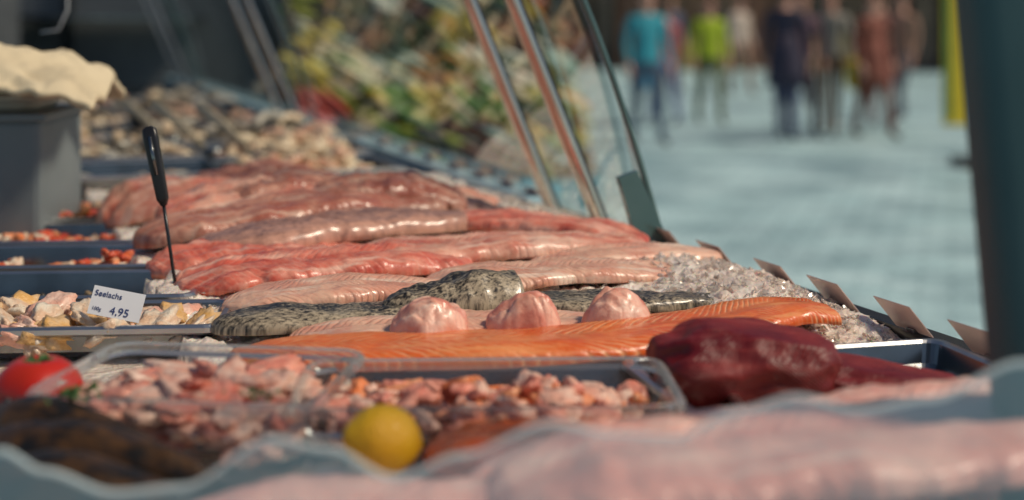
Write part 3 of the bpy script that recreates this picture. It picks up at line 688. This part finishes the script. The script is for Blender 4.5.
# ================================================================== PEOPLE
Mskin=mat('skin_tone',(.60,.33,.24),(.54,.28,.20),rough=.5)
def person(x,y,H,shirt,trou,hair,face=0,step=.18,skirt=False,bag=None,armb=0.0):
    e=empty('pedestrian'); k=H/1.75
    V=[];E=[];Rr=[]
    def add(p,r,par=None):
        V.append(Vector(p)*k); Rr.append((r[0]*k,r[1]*k) if isinstance(r,tuple) else (r*k,r*k))
        if par is not None: E.append((par,len(V)-1))
        return len(V)-1
    pel=add((0,0,.96),(.15,.11)); sp=add((0,.0,1.14),(.135,.10),pel); ch=add((0,.01,1.34),(.165,.11),sp)
    nk=add((0,.01,1.49),.055,ch); jaw=add((0,-.01,1.575),(.066,.075),nk); hd=add((0,0,1.665),(.078,.092),jaw); add((0,.0,1.72),(.06,.07),hd)
    for s in (-1,1):
        sh=add((s*.19,.01,1.42),.062,ch); el=add((s*.245,.02+armb*s*.1,1.14),.044,sh); wr=add((s*.25,-.08-armb*.1,.91),.028,el)
        pm_=add((s*.25,-.10-armb*.1,.85),(.016,.036),wr)
        for f,(dy,l) in enumerate(((-.03,.065),(-.01,.08),(.01,.075),(.028,.06))):
            m1=add((s*.252,-.105-armb*.1+dy,.81),.010,pm_); add((s*.24,-.11-armb*.1+dy,.81-l),.008,m1)
        t1=add((s*.235,-.14-armb*.1,.835),.011,pm_); add((s*.225,-.155-armb*.1,.80),.009,t1)
        st=step*s
        hp=add((s*.09,0,.89),.092,pel); kn=add((s*.095,-.04-st*.5 if st>0 else .02-st*.3,.50),.060,hp)
        an=add((s*.095,-st,.09),.042,kn); add((s*.10,-st-.15,.045),(.042,.035),an)
    me=bpy.data.meshes.new('skel'); me.from_pydata(V,E,[]); o=bpy.data.objects.new('skel',me); S.collection.objects.link(o)
    md=o.modifiers.new('skin','SKIN'); md.use_smooth_shade=True
    for i,sv in enumerate(me.skin_vertices[0].data): sv.radius=Rr[i]; sv.use_root=(i==0)
    o.modifiers.new('ss','SUBSURF').levels=2
    dg=bpy.context.evaluated_depsgraph_get(); nm=bpy.data.meshes.new_from_object(o.evaluated_get(dg)); bpy.data.objects.remove(o)
    for m in (mat('shirt',shirt,rough=.8),mat('trousers',trou,rough=.8),Mskin,mat('shoes',(.02,.02,.02),rough=.5)): nm.materials.append(m)
    for p in nm.polygons:
        c=p.center/k; ax=abs(c.x)
        if c.z<.09: mi=3
        elif c.z>1.47 and ax<.14: mi=2
        elif ax>.2 and c.z<.93: mi=2
        elif c.z<.93 : mi=1
        else: mi=0
        p.material_index=mi; p.use_smooth=True
    b=bpy.data.objects.new('body',nm); link(b,e)
    mh=mat('hair',hair,rough=.6)
    bm=bmesh.new(); bmesh.ops.create_uvsphere(bm,u_segments=24,v_segments=16,radius=1)
    bmesh.ops.delete(bm,geom=[v for v in bm.verts if v.co.z<-.15 and v.co.y<.2 or v.co.y<-.72],context='VERTS')
    for v in bm.verts: v.co=Vector((v.co.x*.092,v.co.y*.108+.014,v.co.z*.115+1.675))*k*(1+.02*noise.noise(v.co*6))
    bm_ob('hair',bm,mh,e)
    I3=Matrix.Identity(3)
    for s in (-1,1):
        blob_ob('eye',M_black,e,Vector((s*.032,-.088,1.655))*k,(.012*k,)*3,1,2,0,rot=I3)
        blob_ob('ear',Mskin,e,Vector((s*.088,.0,1.645))*k,(.012*k,.02*k,.03*k),1,2,0,rot=I3)
    blob_ob('nose',Mskin,e,Vector((0,-.102,1.628))*k,(.012*k,.018*k,.025*k),1,2,0,rot=I3)
    box('mouth',Vector((0,-.088,1.588))*k,(.045*k,.01*k,.01*k),mat('lips',(.4,.12,.1),rough=.5),e,bevel=.002)
    if skirt:
        sweep('coat_skirt',[Vector((0,0,z))*k for z in (1.2,1.0,.8,.62)],[.15*k,.175*k,.2*k,.22*k],[.115*k,.14*k,.16*k,.18*k],mat('coat',shirt,rough=.8),e,seg=24,side=(1,0,0))
    if bag:
        mb=mat('bag',bag,rough=.5)
        box('bag',Vector((.34,-.12,.72))*k,(.16,.30,.34),mb,e,bevel=.04)
        sweep('bag_strap',[Vector((.30,-.2,.88))*k,Vector((.26,-.12,.93))*k,Vector((.30,-.02,.88))*k],.008,.008,mb,e,seg=8)
    e.location=(x,y,0); e.rotation_euler=(0,0,face)
person(1.50,15.8,1.74,(.03,.30,.38),(.06,.10,.16),(.2,.12,.06),.3,.2)
person(1.98,18.4,1.60,(.40,.10,.10),(.14,.18,.34),(.08,.05,.03),-2.6,.2,bag=(.06,.24,.40))
person(2.58,18.6,1.66,(.36,.48,.02),(.10,.13,.05),(.10,.06,.03),.2,.22)
person(3.12,16.2,1.80,(.035,.03,.06),(.04,.06,.14),(.05,.03,.02),2.8,.16,skirt=True)
person(3.44,16.9,1.72,(.12,.06,.08),(.07,.04,.05),(.1,.06,.03),.1,.2)
person(3.85,17.2,1.75,(.30,.28,.24),(.14,.08,.05),(.25,.18,.1),-.4,.2,bag=(.6,.46,.02))
person(4.18,16.5,1.70,(.20,.06,.04),(.14,.04,.02),(.06,.03,.02),.5,.22,skirt=True)
person(4.55,17.6,1.74,(.16,.07,.06),(.22,.06,.05),(.12,.07,.04),2.9,.18,bag=(.75,.52,.02))
person(5.2,19.0,1.74,(.35,.20,.14),(.08,.09,.12),(.12,.07,.04),-.9,.18)
person(6.1,24,1.74,(.5,.42,.35),(.08,.09,.12),(.12,.07,.04),-.9,.18)
person(4.0,25,1.74,(.55,.45,.38),(.3,.2,.15),(.12,.07,.04),.6,.18)
person(4.4,22,1.74,(.25,.07,.05),(.1,.08,.1),(.12,.07,.04),.2,.18)
person(2.9,26,1.74,(.10,.12,.2),(.1,.08,.1),(.12,.07,.04),.2,.18)
person(5.3,27,1.74,(.1,.05,.05),(.1,.08,.1),(.12,.07,.04),.2,.18)

bn=empty('banner_sign'); My=mat('yellow_vinyl',(.75,.55,.02),(.68,.48,.02),rough=.5)
sweep('pole',[(4.50,13.6,.03),(4.50,13.6,3.0)],.025,.025,M_rail,bn,side=(1,0,0)); box('foot',(4.50,13.6,.04),(.5,.5,.08),M_rail,bn,bevel=.01)
box('cloth',(4.27,13.6,1.55),(.30,.012,2.3),My,bn,bevel=.002); box('stripe',(4.17,13.59,1.55),(.05,.01,2.2),mat('green_stripe',(.04,.2,.05),rough=.5),bn,bevel=.001)
box('arm',(4.38,13.6,2.74),(.30,.02,.02),M_rail,bn,bevel=.002)

# ================================================================== LIGHT
w=bpy.data.worlds.new('World'); S.world=w; w.use_nodes=True
nt=w.node_tree; bg=nt.nodes['Background']; sky=nt.nodes.new('ShaderNodeTexSky'); sky.sky_type='NISHITA'; sky.sun_disc=False
EL=math.radians(48); AZ=math.radians(105)
sky.sun_elevation=EL; sky.sun_rotation=AZ
nt.links.new(sky.outputs[0],bg.inputs[0]); bg.inputs[1].default_value=.058
sl=bpy.data.lights.new('sun','SUN'); sl.energy=3.0; sl.angle=math.radians(10); sl.color=(1,.86,.67)
so=bpy.data.objects.new('sun',sl); link(so)
dirv=Vector((math.sin(AZ)*math.cos(EL),math.cos(AZ)*math.cos(EL),math.sin(EL)))
so.rotation_euler=dirv.to_track_quat('Z','Y').to_euler()

cam=bpy.data.cameras.new('camera'); co=bpy.data.objects.new('camera',cam); link(co)
cam.lens=50; cam.sensor_width=36; cam.shift_y=-240/1024
co.location=(0,0,1.5); co.rotation_euler=(math.pi/2,0,0)
cam.clip_start=.05; cam.clip_end=600
cam.dof.use_dof=True; cam.dof.focus_distance=1.82; cam.dof.aperture_fstop=2.0
S.camera=co
